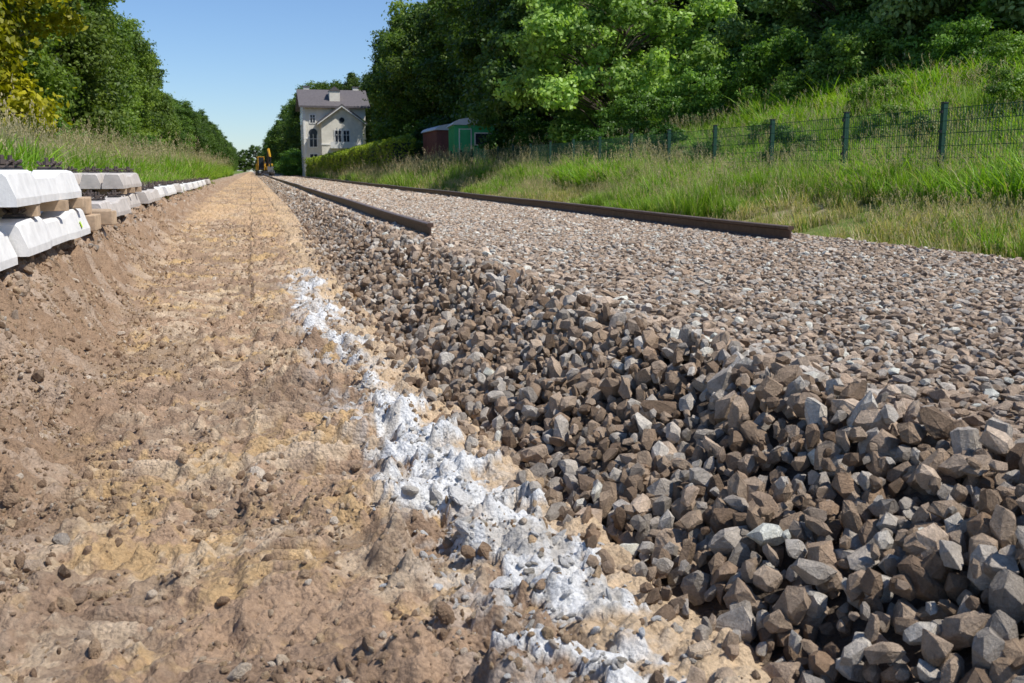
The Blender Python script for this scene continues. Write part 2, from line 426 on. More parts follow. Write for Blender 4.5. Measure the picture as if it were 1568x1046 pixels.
ii[dm] = NP+RNG.integers(0, 24, dm.sum())
scatter('ballast_gravel_bed', P, R, S3, ii, stone_protos+sunlit_protos)

clod_protos = [rock_mesh('clod_%02d' % i, 300+i, M_CLOD, npts=14, bev=.06, flat=.8, rough=.05) for i in range(8)]
m_ = 85000
Y = 1.2*np.exp(RNG.uniform(0, math.log(20/1.2), m_)); X = RNG.uniform(-1, 1, m_)
X = ltoe(Y)-1.2+(toe(Y)-ltoe(Y)+1.2)*(X+1)/2
den = fbm(X, Y, .35, 4, 220, .6); keep = RNG.random(m_) < sst(.42, .60, den)*(.45+.55*(X < ltoe(Y)+.2))+.10
keep &= ~((X > limex(Y)+.03) & (RNG.random(m_) < .7))
keep &= ~((tread_band(X, Y) > .4) & (RNG.random(m_) < .5))
X = X[keep]; Y = Y[keep]; n = len(X)
s = .005+.022*RNG.random(n)**3+ .0009*Y
s += (RNG.random(n) < .04)*RNG.uniform(.012, .045, n)
P = np.stack([X, Y, terrain(X, Y)+s*.1], 1)
scatter('soil_clods', P, RNG.uniform(0, 6.28, (n, 3)), np.repeat(s[:, None], 3, 1)*RNG.uniform(.8, 1.25, (n, 3)), RNG.integers(0, 8, n), clod_protos)

lump_protos = [rock_mesh('lump_%02d' % i, 500+i, M_LIME, npts=15, bev=.05, flat=.75, rough=.05) for i in range(6)]
n = 1900
Y = 1.5*np.exp(RNG.uniform(0, math.log(10.5/1.5), n)); X = limex(Y)-.04+RNG.normal(0, .12, n)
s = .006+.032*RNG.random(n)**3
big = [(.46, 3.95, .13), (.40, 4.15, .09), (.53, 3.35, .14), (.47, 3.2, .09), (.60, 3.0, .13), (.57, 2.72, .12), (.43, 4.75, .10), (.38, 5.3, .09), (.34, 6.4, .08), (.22, 9.5, .10), (.55, 3.15, .09), (.60, 2.45, .10)]
X = np.concatenate([X, [b[0] for b in big]]); Y = np.concatenate([Y, [b[1] for b in big]]); s = np.concatenate([s, [b[2] for b in big]])
n = len(X); S3 = s[:, None]*RNG.uniform(.8, 1.25, (n, 3)); S3[:, 2] *= .7
scatter('lime_lumps', np.stack([X, Y, terrain(X, Y)+s*.08], 1), RNG.normal(0, .5, (n, 3))+np.array([0, 0, 1])*RNG.uniform(0, 6, (n, 1)), S3, RNG.integers(0, 6, n), lump_protos)

n = 1900
Y = 3.6*np.exp(RNG.uniform(0, math.log(55/3.6), n)); X = ltoe(Y)-np.interp(Y, [4, 7, 20], [.6, .55, .5])-np.abs(RNG.normal(0, .38, n))+.12
s = RNG.uniform(.02, .085, n)
X = np.concatenate([X, [-.50, -.56, -.62, -.45, -1.05, -.66]]); Y = np.concatenate([Y, [2.75, 2.9, 3.2, 2.5, 5.2, 3.0]]); s = np.concatenate([s, [.07, .06, .08, .05, .08, .06]])
n = len(X)
scatter('rubble_stones', np.stack([X, Y, terrain(X, Y)+s*.15], 1), RNG.uniform(0, 6.28, (n, 3)), np.repeat(s[:, None], 3, 1), RNG.integers(0, NP, n), stone_protos)

# ------------------------------------------------------------------ rails
def rail(name, x, y0, y1, z):
    pr = [(-.075, 0), (.075, 0), (.075, .012), (.02, .03), (.009, .045), (.009, .125), (.036, .138), (.036, .165), (.026, .174),
          (-.026, .174), (-.036, .165), (-.036, .138), (-.009, .125), (-.009, .045), (-.02, .03), (-.075, .012)]
    b = B(); n = len(pr)
    yl = list(np.concatenate([np.arange(y0, y0+40, 1.0), np.geomspace(y0+40, y1, 30)]))
    rings = []
    for yy in yl:
        dx = .03*math.sin(yy*.11+x)*min(1, (yy-y0)/15) + .02*math.sin(yy*.31)*min(1, (yy-y0)/15)
        dz = .006*math.sin(yy*.5+x*2)
        rings.append([b.bm.verts.new((x+dx+p[0], yy, z+dz+p[1])) for p in pr])
    a = b.mi(M_RUST); t = b.mi(M_RAILTOP)
    for r0, r1 in zip(rings[:-1], rings[1:]):
        for i in range(n):
            f = b.bm.faces.new((r0[i], r0[(i+1) % n], r1[(i+1) % n], r1[i])); f.material_index = t if i in (8, 9, 7) else a
    f = b.bm.faces.new(rings[0]); f.material_index = a
    bmesh.ops.recalc_face_normals(b.bm, faces=b.bm.faces)
    return b.obj(name)
rail('steel_rail', 1.92, 11.1, 500, 0.0)
rail('steel_rail', 5.70, 9.85, 500, -0.015)

# ------------------------------------------------------------------ sleepers
def sleeper_mesh(name, mat, fast=True):
    b = B()
    st = [(-1.25, .20, .075), (-1.22, .215, .08), (-.95, .225, .085), (-.55, .225, .085), (-.35, .185, .07), (.35, .185, .07), (.55, .225, .085), (.95, .225, .085), (1.22, .215, .08), (1.25, .20, .075)]
    rings = []
    for yy, h, tw in st:
        bw = .145 if abs(yy) > .5 else .12
        pts = [(-bw, 0), (bw, 0), (bw, .05), (tw+.02, h-.02), (tw, h), (-tw, h), (-tw-.02, h-.02), (-bw, .05)]
        rings.append([b.bm.verts.new((p[0], yy, p[1])) for p in pts])
    k = b.mi(mat)
    for r0, r1 in zip(rings[:-1], rings[1:]):
        for i in range(8): b.bm.faces.new((r0[i], r0[(i+1) % 8], r1[(i+1) % 8], r1[i]))
    b.bm.faces.new(rings[0]); b.bm.faces.new(rings[-1][::-1])
    bmesh.ops.recalc_face_normals(b.bm, faces=b.bm.faces)
    if fast:
        for c in (-.75, .75):
            b.box(-.07, .07, c-.16, c+.16, .226, .236, M_DARK)
            for s_ in (-1, 1):
                yy = c+s_*.12
                b.cyl((0, yy, .235), (0, yy, .32), .015, .015, M_IRON, 8)
                b.cyl((0, yy, .262), (0, yy, .29), .030, .030, M_IRON, 6)
                b.box(-.065, .065, yy-.035, yy+.035, .235, .252, M_IRON, .006)
                for e in (-1, 1):
                    pv = None
                    for j in range(7):
                        a = j/6*math.pi
                        p = (e*(.035+.03*math.sin(a)), yy-s_*.055*math.cos(a), .262+.024*math.sin(a))
                        if pv: b.cyl(pv, p, .009, .009, M_IRON, 6)
                        pv = p
    return b.mesh(name)
SL = sleeper_mesh('concrete_sleeper', M_CONC); SL2 = sleeper_mesh('weathered_sleeper', M_CONC2)
def stack(name, x, y, z, rows, cols_, me, offs=(0, 0, 0)):
    e = empty(name, (x, y, z)); zz = 0
    for r in range(rows):
        for c in range(cols_):
            link('sleeper', me, (-.15-c*.31+random.uniform(-.01, .01)+offs[r]*.1, random.uniform(-.03, .03)+offs[r], zz), (0, 0, random.uniform(-.008, .008)), parent=e)
        zz += .235 if r == rows-1 else .23
        if r < rows-1:
            for yy in (-.8, .15, .85):
                b = B(); b.box(-.31*cols_-.02, .02, yy-.05, yy+.05, zz+.004, zz+.084, M_WOOD, .004); b.obj('timber_batten', e, (0, offs[r], 0), (0, 0, random.uniform(-.04, .04)))
            zz += .088
    return e
s1 = stack('concrete_sleeper_stack', -1.40, 7.9, .215, 2, 4, SL, offs=(.25, .0))
b = B(); b.box(-.002, .002, -.035, .035, 0, .05, M_MARK); b.obj('paint_mark', s1, (.02, 1.05, .075), (0, -.35, .1))
stack('concrete_sleeper_stack', -1.42, 5.95, .17, 1, 3, SL, offs=(-.35,))
def timber_stack(name, x, y, z, n, m):
    e = empty(name, (x, y, z))
    for i in range(n):
        for l in range(random.choice((1, 2, 1))):
            b = B(); w = random.uniform(.2, .25)
            b.box(-1.1, 0, 0, w, 0, .155, m, .012)
            b.obj('timber_beam', e, (random.uniform(-.16, .1), i*.29, l*.165+.003), (random.uniform(-.03, .03), 0, random.uniform(-.09, .09)))
    return e
timber_stack('timber_beam_stack', -1.55, 10.4, .17, 6, M_WOOD)
for y_, m_, r_ in ((13.6, SL2, 1), (16.6, SL2, 2), (20.2, SL2, 1), (23.2, SL, 1), (26.2, SL, 1), (29.2, SL2, 1), (32.5, SL, 1), (36, SL, 1), (39, SL, 1), (43, SL, 1), (47, SL, 1), (52, SL2, 1)):
    stack('concrete_sleeper_stack', float(ltoe(y_))-.55+random.uniform(-.08, .08), y_, .18 if y_ < 30 else .13, r_, 3, m_, offs=(0, .1))

# ------------------------------------------------------------------ fence
def fence():
    e = empty('mesh_fence')
    X = 9.8; ysn = [5.3+2.5*i for i in range(19)]
    b = B()
    for yy in ysn:
        zb = float(base_z(X, yy)); zt = zb+1.18
        b.box(X-.035, X+.035, yy-.035, yy+.035, zb-.3, zt, M_FENCE)
        b.box(X-.04, X+.04, yy-.04, yy+.04, zt, zt+.02, M_DARK)
        for k in range(4):
            b.box(X-.055, X-.035, yy-.03, yy+.03, zb+.2+.28*k, zb+.24+.28*k, M_DARK)
    b.obj('posts', e)
    V = []; Q = []
    def bx(x0, x1, y0, y1, z0, z1):
        k = len(V); V.extend([(x0,y0,z0),(x1,y0,z0),(x1,y1,z0),(x0,y1,z0),(x0,y0,z1),(x1,y0,z1),(x1,y1,z1),(x0,y1,z1)])
        Q.extend([(k,k+3,k+2,k+1),(k+4,k+5,k+6,k+7),(k,k+1,k+5,k+4),(k+1,k+2,k+6,k+5),(k+2,k+3,k+7,k+6),(k+3,k,k+4,k+7)])
    for a, c in zip(ysn[:-1], ysn[1:]):
        zb = float(base_z(X, (a+c)/2))
        for yy in np.arange(a+.05, c-.03, .06): bx(X-.048, X-.043, yy-.003, yy+.003, zb+.03, zb+1.1)
        for k in range(7): bx(X-.055, X-.049, a, c, zb+.04+k*.176, zb+.049+k*.176)
    link('wire_panels', np_mesh('wire_panels', V, Q, mats=[M_FENCE]), parent=e)
fence()

# ------------------------------------------------------------------ foliage
def quads_for(P, Nn, s, rng, asp=.62):
    n = len(P)
    r = rng.normal(0, 1, (n, 3)); u = np.cross(Nn, r); u /= np.linalg.norm(u, axis=1)[:, None]+1e-9
    v = np.cross(Nn, u); v /= np.linalg.norm(v, axis=1)[:, None]+1e-9
    s = s[:, None]
    V = np.stack([P-u*s*.5, P+v*s*.5*asp+u*s*.05, P+u*s*.5, P-v*s*.5*asp+u*s*.05], 1).reshape(-1, 3)
    return V, np.arange(n*4).reshape(n, 4)
def tube(V, Q, p0, p1, r0, r1, seg=6):
    p0 = np.array(p0, float); p1 = np.array(p1, float); d = p1-p0; L = np.linalg.norm(d)+1e-9; d /= L
    a = np.cross(d, [0, 0, 1.]) if abs(d[2]) < .95 else np.cross(d, [1., 0, 0]); a /= np.linalg.norm(a); b_ = np.cross(d, a)
    k = len(V)
    for p, r in ((p0, r0), (p1, r1)):
        for i in range(seg):
            t = 2*math.pi*i/seg; V.append(p+r*(a*math.cos(t)+b_*math.sin(t)))
    for i in range(seg): Q.append((k+i, k+(i+1) % seg, k+seg+(i+1) % seg, k+seg+i))
def tree_mesh(name, seed, H=15, Rad=4.5, base=.08, nb=110, lpb=400, ls=.27, br=(.6, 1.5), c0=(.035,.075,.013), c1=(.15,.24,.038), peak=.42, trunk=True, squash=.72):
    rng = np.random.default_rng(seed)
    V = []; Q = []
    cen = []
    for i in range(nb):
        h = rng.random()**.9
        z = H*(base+(1-base)*h*.93)
        prof = math.sqrt(max(0.03, 1-((h-peak)/(.66 if h > peak else peak*1.35+.05))**2))
        a = rng.uniform(0, 2*math.pi); lob = 1+.18*math.sin(a*3+seed)+.12*math.sin(a*5+seed*2+h*6)
        rr = Rad*prof*lob*(rng.random()**.35)*.9
        cen.append((rr*math.cos(a), rr*math.sin(a), z, (br[0]+(br[1]-br[0])*rng.random()**1.3)*(1-.35*h)))
    cen = np.array(cen)
    if trunk:
        bend = rng.normal(0, .25, (6, 2)); pts = [np.array([bend[i][0]*i*.35, bend[i][1]*i*.35, H*.8*i/5]) for i in range(6)]
        r = H*.018
        for i in range(5): tube(V, Q, pts[i]-(0 if i else np.array([0, 0, .5])), pts[i+1], r*(1-.17*i), r*(1-.17*(i+1)), 8)
        for c in cen[::2]:
            k = min(4, max(0, int(c[2]/(H*.8)*5)-1)); p = pts[k]
            mid = (p+c[:3])/2+np.array([0, 0, .3])
            tube(V, Q, p, mid, r*.35, r*.2, 5); tube(V, Q, mid, c[:3], r*.2, r*.05, 5)
    nb0 = len(V); nq0 = len(Q)
    wgt = cen[:, 3]**2; wgt = wgt/wgt.sum()
    bi = rng.choice(nb, nb*lpb, p=wgt)
    d = rng.normal(0, 1, (nb*lpb, 3)); d[:, 2] += .25; d /= np.linalg.norm(d, axis=1)[:, None]
    rad = cen[bi, 3]*(1+.34*np.sin(d[:, 0]*5+bi)*np.cos(d[:, 1]*6+bi*2)+.22*np.sin(d[:, 2]*9+bi)+.12*np.sin(d[:, 0]*15+d[:, 1]*13+bi))
    dist = rad*(.58+.50*rng.random(nb*lpb)**.6)
    stray = rng.random(nb*lpb) < .12; dist[stray] *= 1.35
    P = cen[bi, :3]+d*dist[:, None]*np.array([1, 1, squash])
    nn = d*.7+rng.normal(0, .55, d.shape)+np.array([0, 0, .25]); nn /= np.linalg.norm(nn, axis=1)[:, None]
    s = ls*rng.uniform(.6, 1.25, len(P))
    lv, lq = quads_for(P, nn, s, rng)
    tone = rng.normal(.45, .22, nb)[bi]+rng.normal(0, .2, len(P)); tone = np.clip(tone, 0, 1)
    c = np.array(c0)*(1-tone[:, None])+np.array(c1)*tone[:, None]
    c = np.repeat(c, 4, 0)
    if nb0:
        V = np.array(V); allV = np.concatenate([V, lv]); allQ = np.concatenate([np.array(Q), lq+nb0]); C = np.concatenate([np.tile([.06,.045,.03], (nb0, 1)), c])
    else: allV, allQ, C = lv, lq, c
    mi = np.ones(len(allQ), int); mi[:nq0] = 0
    return np_mesh(name, allV, allQ, C, [M_BARK, M_LEAF], mi)
TREES = [tree_mesh('deciduous_tree_a', 1), tree_mesh('deciduous_tree_b', 2, Rad=5, nb=120), tree_mesh('deciduous_tree_c', 3, Rad=4, peak=.5),
         tree_mesh('deciduous_tree_d', 4, Rad=4.6, peak=.35), tree_mesh('deciduous_tree_e', 7, Rad=4.3, peak=.55)]
BIGSHRUB = tree_mesh('light_tree', 21, H=6.2, Rad=4.1, base=.06, nb=150, lpb=380, ls=.18, br=(.35, .85), c0=(.09,.16,.03), c1=(.34,.48,.12), peak=.5)
SHRUBS = [tree_mesh('shrub_a', 31, H=2.2, Rad=1.7, base=.05, nb=36, lpb=350, ls=.12, br=(.25, .6), c0=(.06,.12,.02), c1=(.26,.40,.08), peak=.35, trunk=False),
          tree_mesh('shrub_b', 32, H=2.6, Rad=1.4, base=.05, nb=34, lpb=350, ls=.12, br=(.25, .6), c0=(.04,.09,.015), c1=(.18,.30,.05), peak=.4, trunk=False)]
def gz(x, y): return float(base_z(np.array([x]), np.array([y]))[0])
def tree(x, y, h, color=(1, 1, 1), me=None, name='deciduous_tree', w=1.0, H0=15):
    me = me or random.choice(TREES); k = h/H0
    link(name, me, (x, y, gz(x, y)-.15), (0, 0, random.uniform(0, 6.28)), (k*w, k*w, k), color=color)
def tint(lo=.75, hi=1.25, warm=0):
    v = random.uniform(lo, hi); return (v*(1+warm+random.uniform(-.1, .15)), v, v*random.uniform(.8, 1.1))
for y_ in np.arange(19, 46, 4.6):
    tree(22+random.uniform(-.8, 1.2), y_+random.uniform(-1, 1), random.uniform(8.5, 10), tint(.9, 1.6), w=1.35)
for y_ in np.arange(46, 118, 5.6):
    tree(18.2+random.uniform(-.7, .8), y_+random.uniform(-1, 1), random.uniform(14.5, 17), tint(.7, 1.3), w=1.08)
for y_ in np.arange(20, 125, 7):
    hh = 12 if y_ < 46 else 17
    tree(28+random.uniform(-1.5, 1.5), y_, random.uniform(hh, hh+2), tint(.55, .95), w=1.3)
    tree(36+random.uniform(-1.5, 1.5), y_+3, random.uniform(hh+3, hh+5), tint(.5, .9), w=1.2)
tree(13.8, 37.5, 6.6, (1.35, 1.35, 1.3), BIGSHRUB, 'light_green_tree', H0=6.2)
tree(18.8, 30.0, 5.4, (.9, .93, 1.2), BIGSHRUB, 'light_green_tree', H0=6.2)
tree(20.5, 24.0, 6.0, (1.0, .9, 1.3), BIGSHRUB, 'light_green_tree', H0=6.2)
tree(14.8, 47, 7.5, (.45, .53, .5), BIGSHRUB, 'light_green_tree', H0=6.2)
for x_, y_, h_, c_ in ((15.2, 27.5, 2.1, (1.1, 1.15, 1)), (16.0, 24.6, 2.0, (1.1, 1.05, 1)), (14.2, 30, 2.0, (1, 1.1, .9)), (17.5, 22.5, 1.9, (.9, 1, .8)), (13, 33, 2.0, (.7, .8, .7)), (14.6, 25.5, 1.2, (1.1, 1.1, 1)),
                       (11.8, 36, 1.7, (.6, .75, .6)), (11.6, 41, 2.2, (.5, .65, .5)), (12, 46, 2.6, (.5, .65, .5)), (14.8, 54.5, 3.4, (.55, .7, .5)), (14.8, 61, 3.6, (.5, .65, .5)), (12.6, 67, 3.2, (.5, .6, .5)), (12.4, 72, 3.6, (.55, .65, .5)),
                       (10.9, 19, 1.0, (.7, .8, .6)), (11.4, 15.5, .9, (.9, .95, .8)), (10.6, 25, 1.3, (.6, .75, .6)), (12.5, 18, .9, (1, 1, .8)), (10.7, 31, 1.4, (.6, .75, .6)), (13.2, 15.5, 1.0, (1, 1, .9)),
                       (10.6, 22.3, 1.0, (.6, .72, .6)), (10.9, 28.3, 1.3, (.65, .75, .6)), (12, 22, 1.0, (1, 1.05, .8)), (13.6, 20, 1.1, (1.1, 1.1, .8)), (16.2, 20.5, 1.5, (.9, 1, .8)), (15.2, 18, 1.1, (1.1, 1.1, .9)), (17.4, 27, 2.2, (.8, .95, .8)), (16.6, 30.5, 2.4, (.7, .85, .7))):
    tree(x_, y_, h_, c_, random.choice(SHRUBS), 'shrub', H0=2.3)
for x_, y_, h_ in ((19, 124, 17), (21, 134, 17), (19.5, 146, 16), (17, 158, 15.5), (12, 162, 14.5), (22, 118, 19), (13, 172, 15)):
    tree(x_, y_, h_, tint(.7, 1.05))
tree(-11.3, 41, 16.5, (3.2, 1.8, .5), TREES[1], w=.95)
tree(-11.0, 34.5, 13, (3.2, 1.8, .5), TREES[3], w=.9)
for y_ in np.arange(48, 128, 6):
    tree(-12.3+random.uniform(-.5, .6), y_+random.uniform(-1, 1), random.uniform(12.8, 14.5), tint(1.0, 1.6, .08))
for y_ in np.arange(128, 172, 6):
    tree(-12.0+random.uniform(-.5, .5), y_, random.uniform(9.5, 11.5), tint(1.0, 1.5))
for y_ in np.arange(30, 170, 8):
    tree(-19+random.uniform(-1, 1), y_, random.uniform(14, 16) if y_ < 110 else 11, tint(.7, 1.1), w=1.1)
for y_ in np.arange(52, 120, 7.5):
    tree(-8.9+random.uniform(-.4, .4), y_, random.uniform(2.0, 3.0), tint(.9, 1.3), random.choice(SHRUBS), 'shrub', H0=2.3)
P = []
for y_ in np.arange(178, 620, 7):
    P += [(10.6+random.uniform(-.8, .8), y_, 15), (19, y_+3, 16), (-12+random.uniform(-.8, .8), y_, 13.5), (-20, y_+2, 13)]
for x_ in np.arange(-60, 80, 7): P.append((x_, 640, 16))
P = np.array(P); n = len(P); sc = P[:, 2]/15*RNG.uniform(.88, 1.12, n); P[:, 2] = 0
R = np.zeros((n, 3)); R[:, 2] = RNG.uniform(0, 6, n)
scatter('distant_tree_rows', P, R, np.repeat(sc[:, None], 3, 1), RNG.integers(0, 5, n), TREES)

def hedge(name, path, w, h, dens, c0, c1, ls=.14, seed=3):
    rng = np.random.default_rng(seed); Ps = []; Ns = []
    for (x0, y0), (x1, y1) in zip(path[:-1], path[1:]):
        L = math.hypot(x1-x0, y1-y0); d = np.array([(x1-x0)/L, (y1-y0)/L]); nrm = np.array([d[1], -d[0]])
        n = int(L*(2*h+w)*dens); t = rng.random(n)*L; k = rng.random(n)*(2*h+w)
        off = np.where(k < h, -w/2, np.where(k < h+w, k-h-w/2, w/2)); z = np.where(k < h, k, np.where(k < h+w, h, 2*h+w-k))
        bump = (fbm(t+x0*3, z*2+off, .7, 3, 7)-.5)*.5
        NN = np.stack([np.where(k < h, -nrm[0], np.where(k < h+w, 0, nrm[0])), np.where(k < h, -nrm[1], np.where(k < h+w, 0, nrm[1])), ((k >= h) & (k < h+w)).astype(float)], 1)
        px = x0+d[0]*t+nrm[0]*off; py = y0+d[1]*t+nrm[1]*off
        Ps.append(np.stack([px, py, z+base_z(px, py)], 1)+NN*(bump+rng.normal(0, .05, n))[:, None]); Ns.append(NN)
        m = int(w*h*dens); q_ = np.stack([np.full(m, x0)+nrm[0]*rng.uniform(-w/2, w/2, m), np.full(m, y0)+nrm[1]*rng.uniform(-w/2, w/2, m), rng.random(m)*h+gz(x0, y0)], 1)
        q_[:, :2] -= d*.05; Ps.append(q_); Ns.append(np.tile([-d[0], -d[1], 0], (m, 1)))
    P_ = np.concatenate(Ps); NN = np.concatenate(Ns)+rng.normal(0, .5, (len(P_), 3)); NN /= np.linalg.norm(NN, axis=1)[:, None]
    v, qq = quads_for(P_, NN, ls*rng.uniform(.7, 1.3, len(P_)), rng)
    tn = np.clip(fbm(P_[:, 1], P_[:, 2]*2, .8, 3, 9)+rng.normal(0, .2, len(P_)), 0, 1)[:, None]
    c = np.repeat(np.array(c0)*(1-tn)+np.array(c1)*tn, 4, 0)
    o = link(name, np_mesh(name, v, qq, c, [M_LEAF]))
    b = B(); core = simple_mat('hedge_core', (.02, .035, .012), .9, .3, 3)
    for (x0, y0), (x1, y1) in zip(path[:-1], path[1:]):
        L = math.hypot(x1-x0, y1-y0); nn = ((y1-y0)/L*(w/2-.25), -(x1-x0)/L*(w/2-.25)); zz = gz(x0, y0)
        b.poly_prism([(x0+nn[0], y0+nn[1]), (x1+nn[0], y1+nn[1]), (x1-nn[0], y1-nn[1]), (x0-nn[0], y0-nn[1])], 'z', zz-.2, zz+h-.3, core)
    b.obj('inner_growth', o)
hedge('clipped_hedge', [(9.6, 66), (8.9, 82), (8.2, 100), (7.4, 128)], 1.6, 2.35, 85, (.12, .20, .02), (.42, .50, .05), .17)
hedge('clipped_hedge', [(9.9, 67), (12.5, 68)], 1.4, 2.0, 60, (.04, .09, .015), (.15, .22, .04), .17, 5)
tree(6.6, 150, 3.8, (.9, 1.05, .8), SHRUBS[0], 'shrub', H0=2.3); tree(6.2, 160, 3.8, (.9, 1.05, .8), SHRUBS[1], 'shrub', H0=2.3)

# ------------------------------------------------------------------ grass
def clump(name, seed, n=44, h=(.25, .6), rad=.14, g0=(.08,.18,.015), g1=(.29,.44,.045), straw=.2, seeds=6, wd=.007, lean=.35):
    rng = np.random.default_rng(seed); V = []; Q = []; C = []
    def strip(p, dr, hh, w, c, ln):
        side = np.array([-dr[1], dr[0], 0]); k = len(V)
        for t, wf in ((0, 1), (.45, .85), (.8, .5), (1, .08)):
            q_ = p+np.array([dr[0], dr[1], 0])*ln*hh*t*t+np.array([0, 0, hh*(t-.18*ln*t*t)])
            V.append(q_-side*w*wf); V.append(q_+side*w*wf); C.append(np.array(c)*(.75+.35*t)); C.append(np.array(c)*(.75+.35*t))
        for j in range(3): Q.append((k+2*j, k+2*j+1, k+2*j+3, k+2*j+2))
        return V[-1]
    for i in range(n):
        a = rng.uniform(0, 6.28); r = rad*math.sqrt(rng.random()); p = np.array([r*math.cos(a), r*math.sin(a), -.03])
        a2 = rng.uniform(0, 6.28); t = rng.random(); c = np.array(g0)*(1-t)+np.array(g1)*t
        if rng.random() < straw: c = np.array([.60, .50, .26])*rng.uniform(.7, 1.1)
        strip(p, (math.cos(a2), math.sin(a2)), rng.uniform(*h), wd*rng.uniform(.6, 1.3), c, rng.uniform(.1, 1)*lean*2)
    for i in range(seeds):
        a = rng.uniform(0, 6.28); r = rad*rng.random(); p = np.array([r*math.cos(a), r*math.sin(a), 0]); a2 = rng.uniform(0, 6.28)
        c = np.array([.48, .46, .23])*rng.uniform(.7, 1.1); hh = h[1]*rng.uniform(1.0, 1.4)
        tip = strip(p, (math.cos(a2), math.sin(a2)), hh, wd*.3, c, .25)
        for j in range(8):
            o_ = tip+np.array([rng.normal(0, .01), rng.normal(0, .01), -j*.013*hh/.6]); k = len(V); s = .011
            th = rng.uniform(0, 3.14); dx = math.cos(th)*s*.6; dy = math.sin(th)*s*.6
            V.extend([o_+[0, 0, -s], o_+[dx, dy, 0], o_+[0, 0, s*1.4], o_-[dx, dy, 0]]); cc = np.array([.58, .46, .29])*rng.uniform(.7, 1.2)
            C.extend([cc]*4); Q.append((k, k+1, k+2, k+3))
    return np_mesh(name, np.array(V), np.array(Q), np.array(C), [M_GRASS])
G = [clump('grass_a', 1, h=(.15, .38), straw=.45, seeds=4), clump('grass_b', 2, h=(.2, .5), straw=.28, seeds=6), clump('grass_c', 3, h=(.12, .3), straw=.6, seeds=1, g1=(.34,.40,.07)),
     clump('grass_d', 4, h=(.3, .65), straw=.12, seeds=5), clump('grass_e', 5, h=(.25, .6), straw=.04, seeds=1, g0=(.07,.19,.015), g1=(.32,.50,.04), wd=.010, lean=.5), clump('grass_f', 6, n=60, h=(.12, .36), straw=.03, seeds=0, g0=(.11,.22,.015), g1=(.44,.60,.05), wd=.014, lean=.8)]
def sc_grass(name, regs):
    P = []; I = []; S = []
    for (x0, x1, y0, y1, sp, ids, s0, s1, th) in regs:
        X, Y = jgrid(x0, x1, y0, y1, sp, .5)
        k = (X/np.maximum(Y, .1) < 1.15)
        if th > 0: k &= fbm(X, Y, 1.1, 3, 300)+RNG.uniform(-.12, .12, len(X)) > th
        X = X[k]; Y = Y[k]; P.append(np.stack([X, Y, terrain(X, Y)], 1))
        f = fbm(X, Y, 2.2, 3, 320)+RNG.normal(0, .06, len(X)); f = np.clip((f-.30)/.4, 0, .999)
        I.append(np.array(ids)[(f*len(ids)).astype(int)])
        S.append(RNG.uniform(s0, s1, len(X))*(.5+1.1*fbm(X, Y, 1.1, 3, 310)))
    P = np.concatenate(P); I = np.concatenate(I); S = np.concatenate(S); n = len(P); R = RNG.normal(0, .14, (n, 3)); R[:, 2] = RNG.uniform(0, 6.28, n)
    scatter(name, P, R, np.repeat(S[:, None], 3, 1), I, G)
sc_grass('verge_grass', [(6.75, 7.6, 5, 40, .17, [0, 2], .3, .7, .48), (7.4, 8.8, 5, 40, .145, [2, 0, 1, 2, 4, 3], .5, .9, .38), (8.8, 10.3, 5, 40, .15, [4, 1, 3, 2, 4, 3], .6, 1.1, 0),
    (6.9, 10.4, 40, 130, .36, [1, 3, 0], .9, 1.5, 0), (10.2, 13.5, 6, 38, .19, [4, 5, 3, 5, 5, 4], .7, 1.15, 0), (13.5, 19.5, 9, 42, .24, [5, 4, 5, 4, 5], .8, 1.2, 0), (10, 13, 38, 64, .34, [1, 3, 4], .8, 1.4, 0)])
sc_grass('left_bank_grass', [(-2.9, -2.0, 6, 60, .3, [0, 2], .4, .8, .52), (-3.9, -2.7, 7, 60, .2, [0, 4, 4], .6, 1.0, .42), (-8.5, -3.7, 10, 45, .24, [4, 4, 5, 4, 3], 1.1, 1.8, 0), (-8.5, -3.2, 45, 150, .44, [4, 4, 3, 5], 1.5, 2.3, 0)])

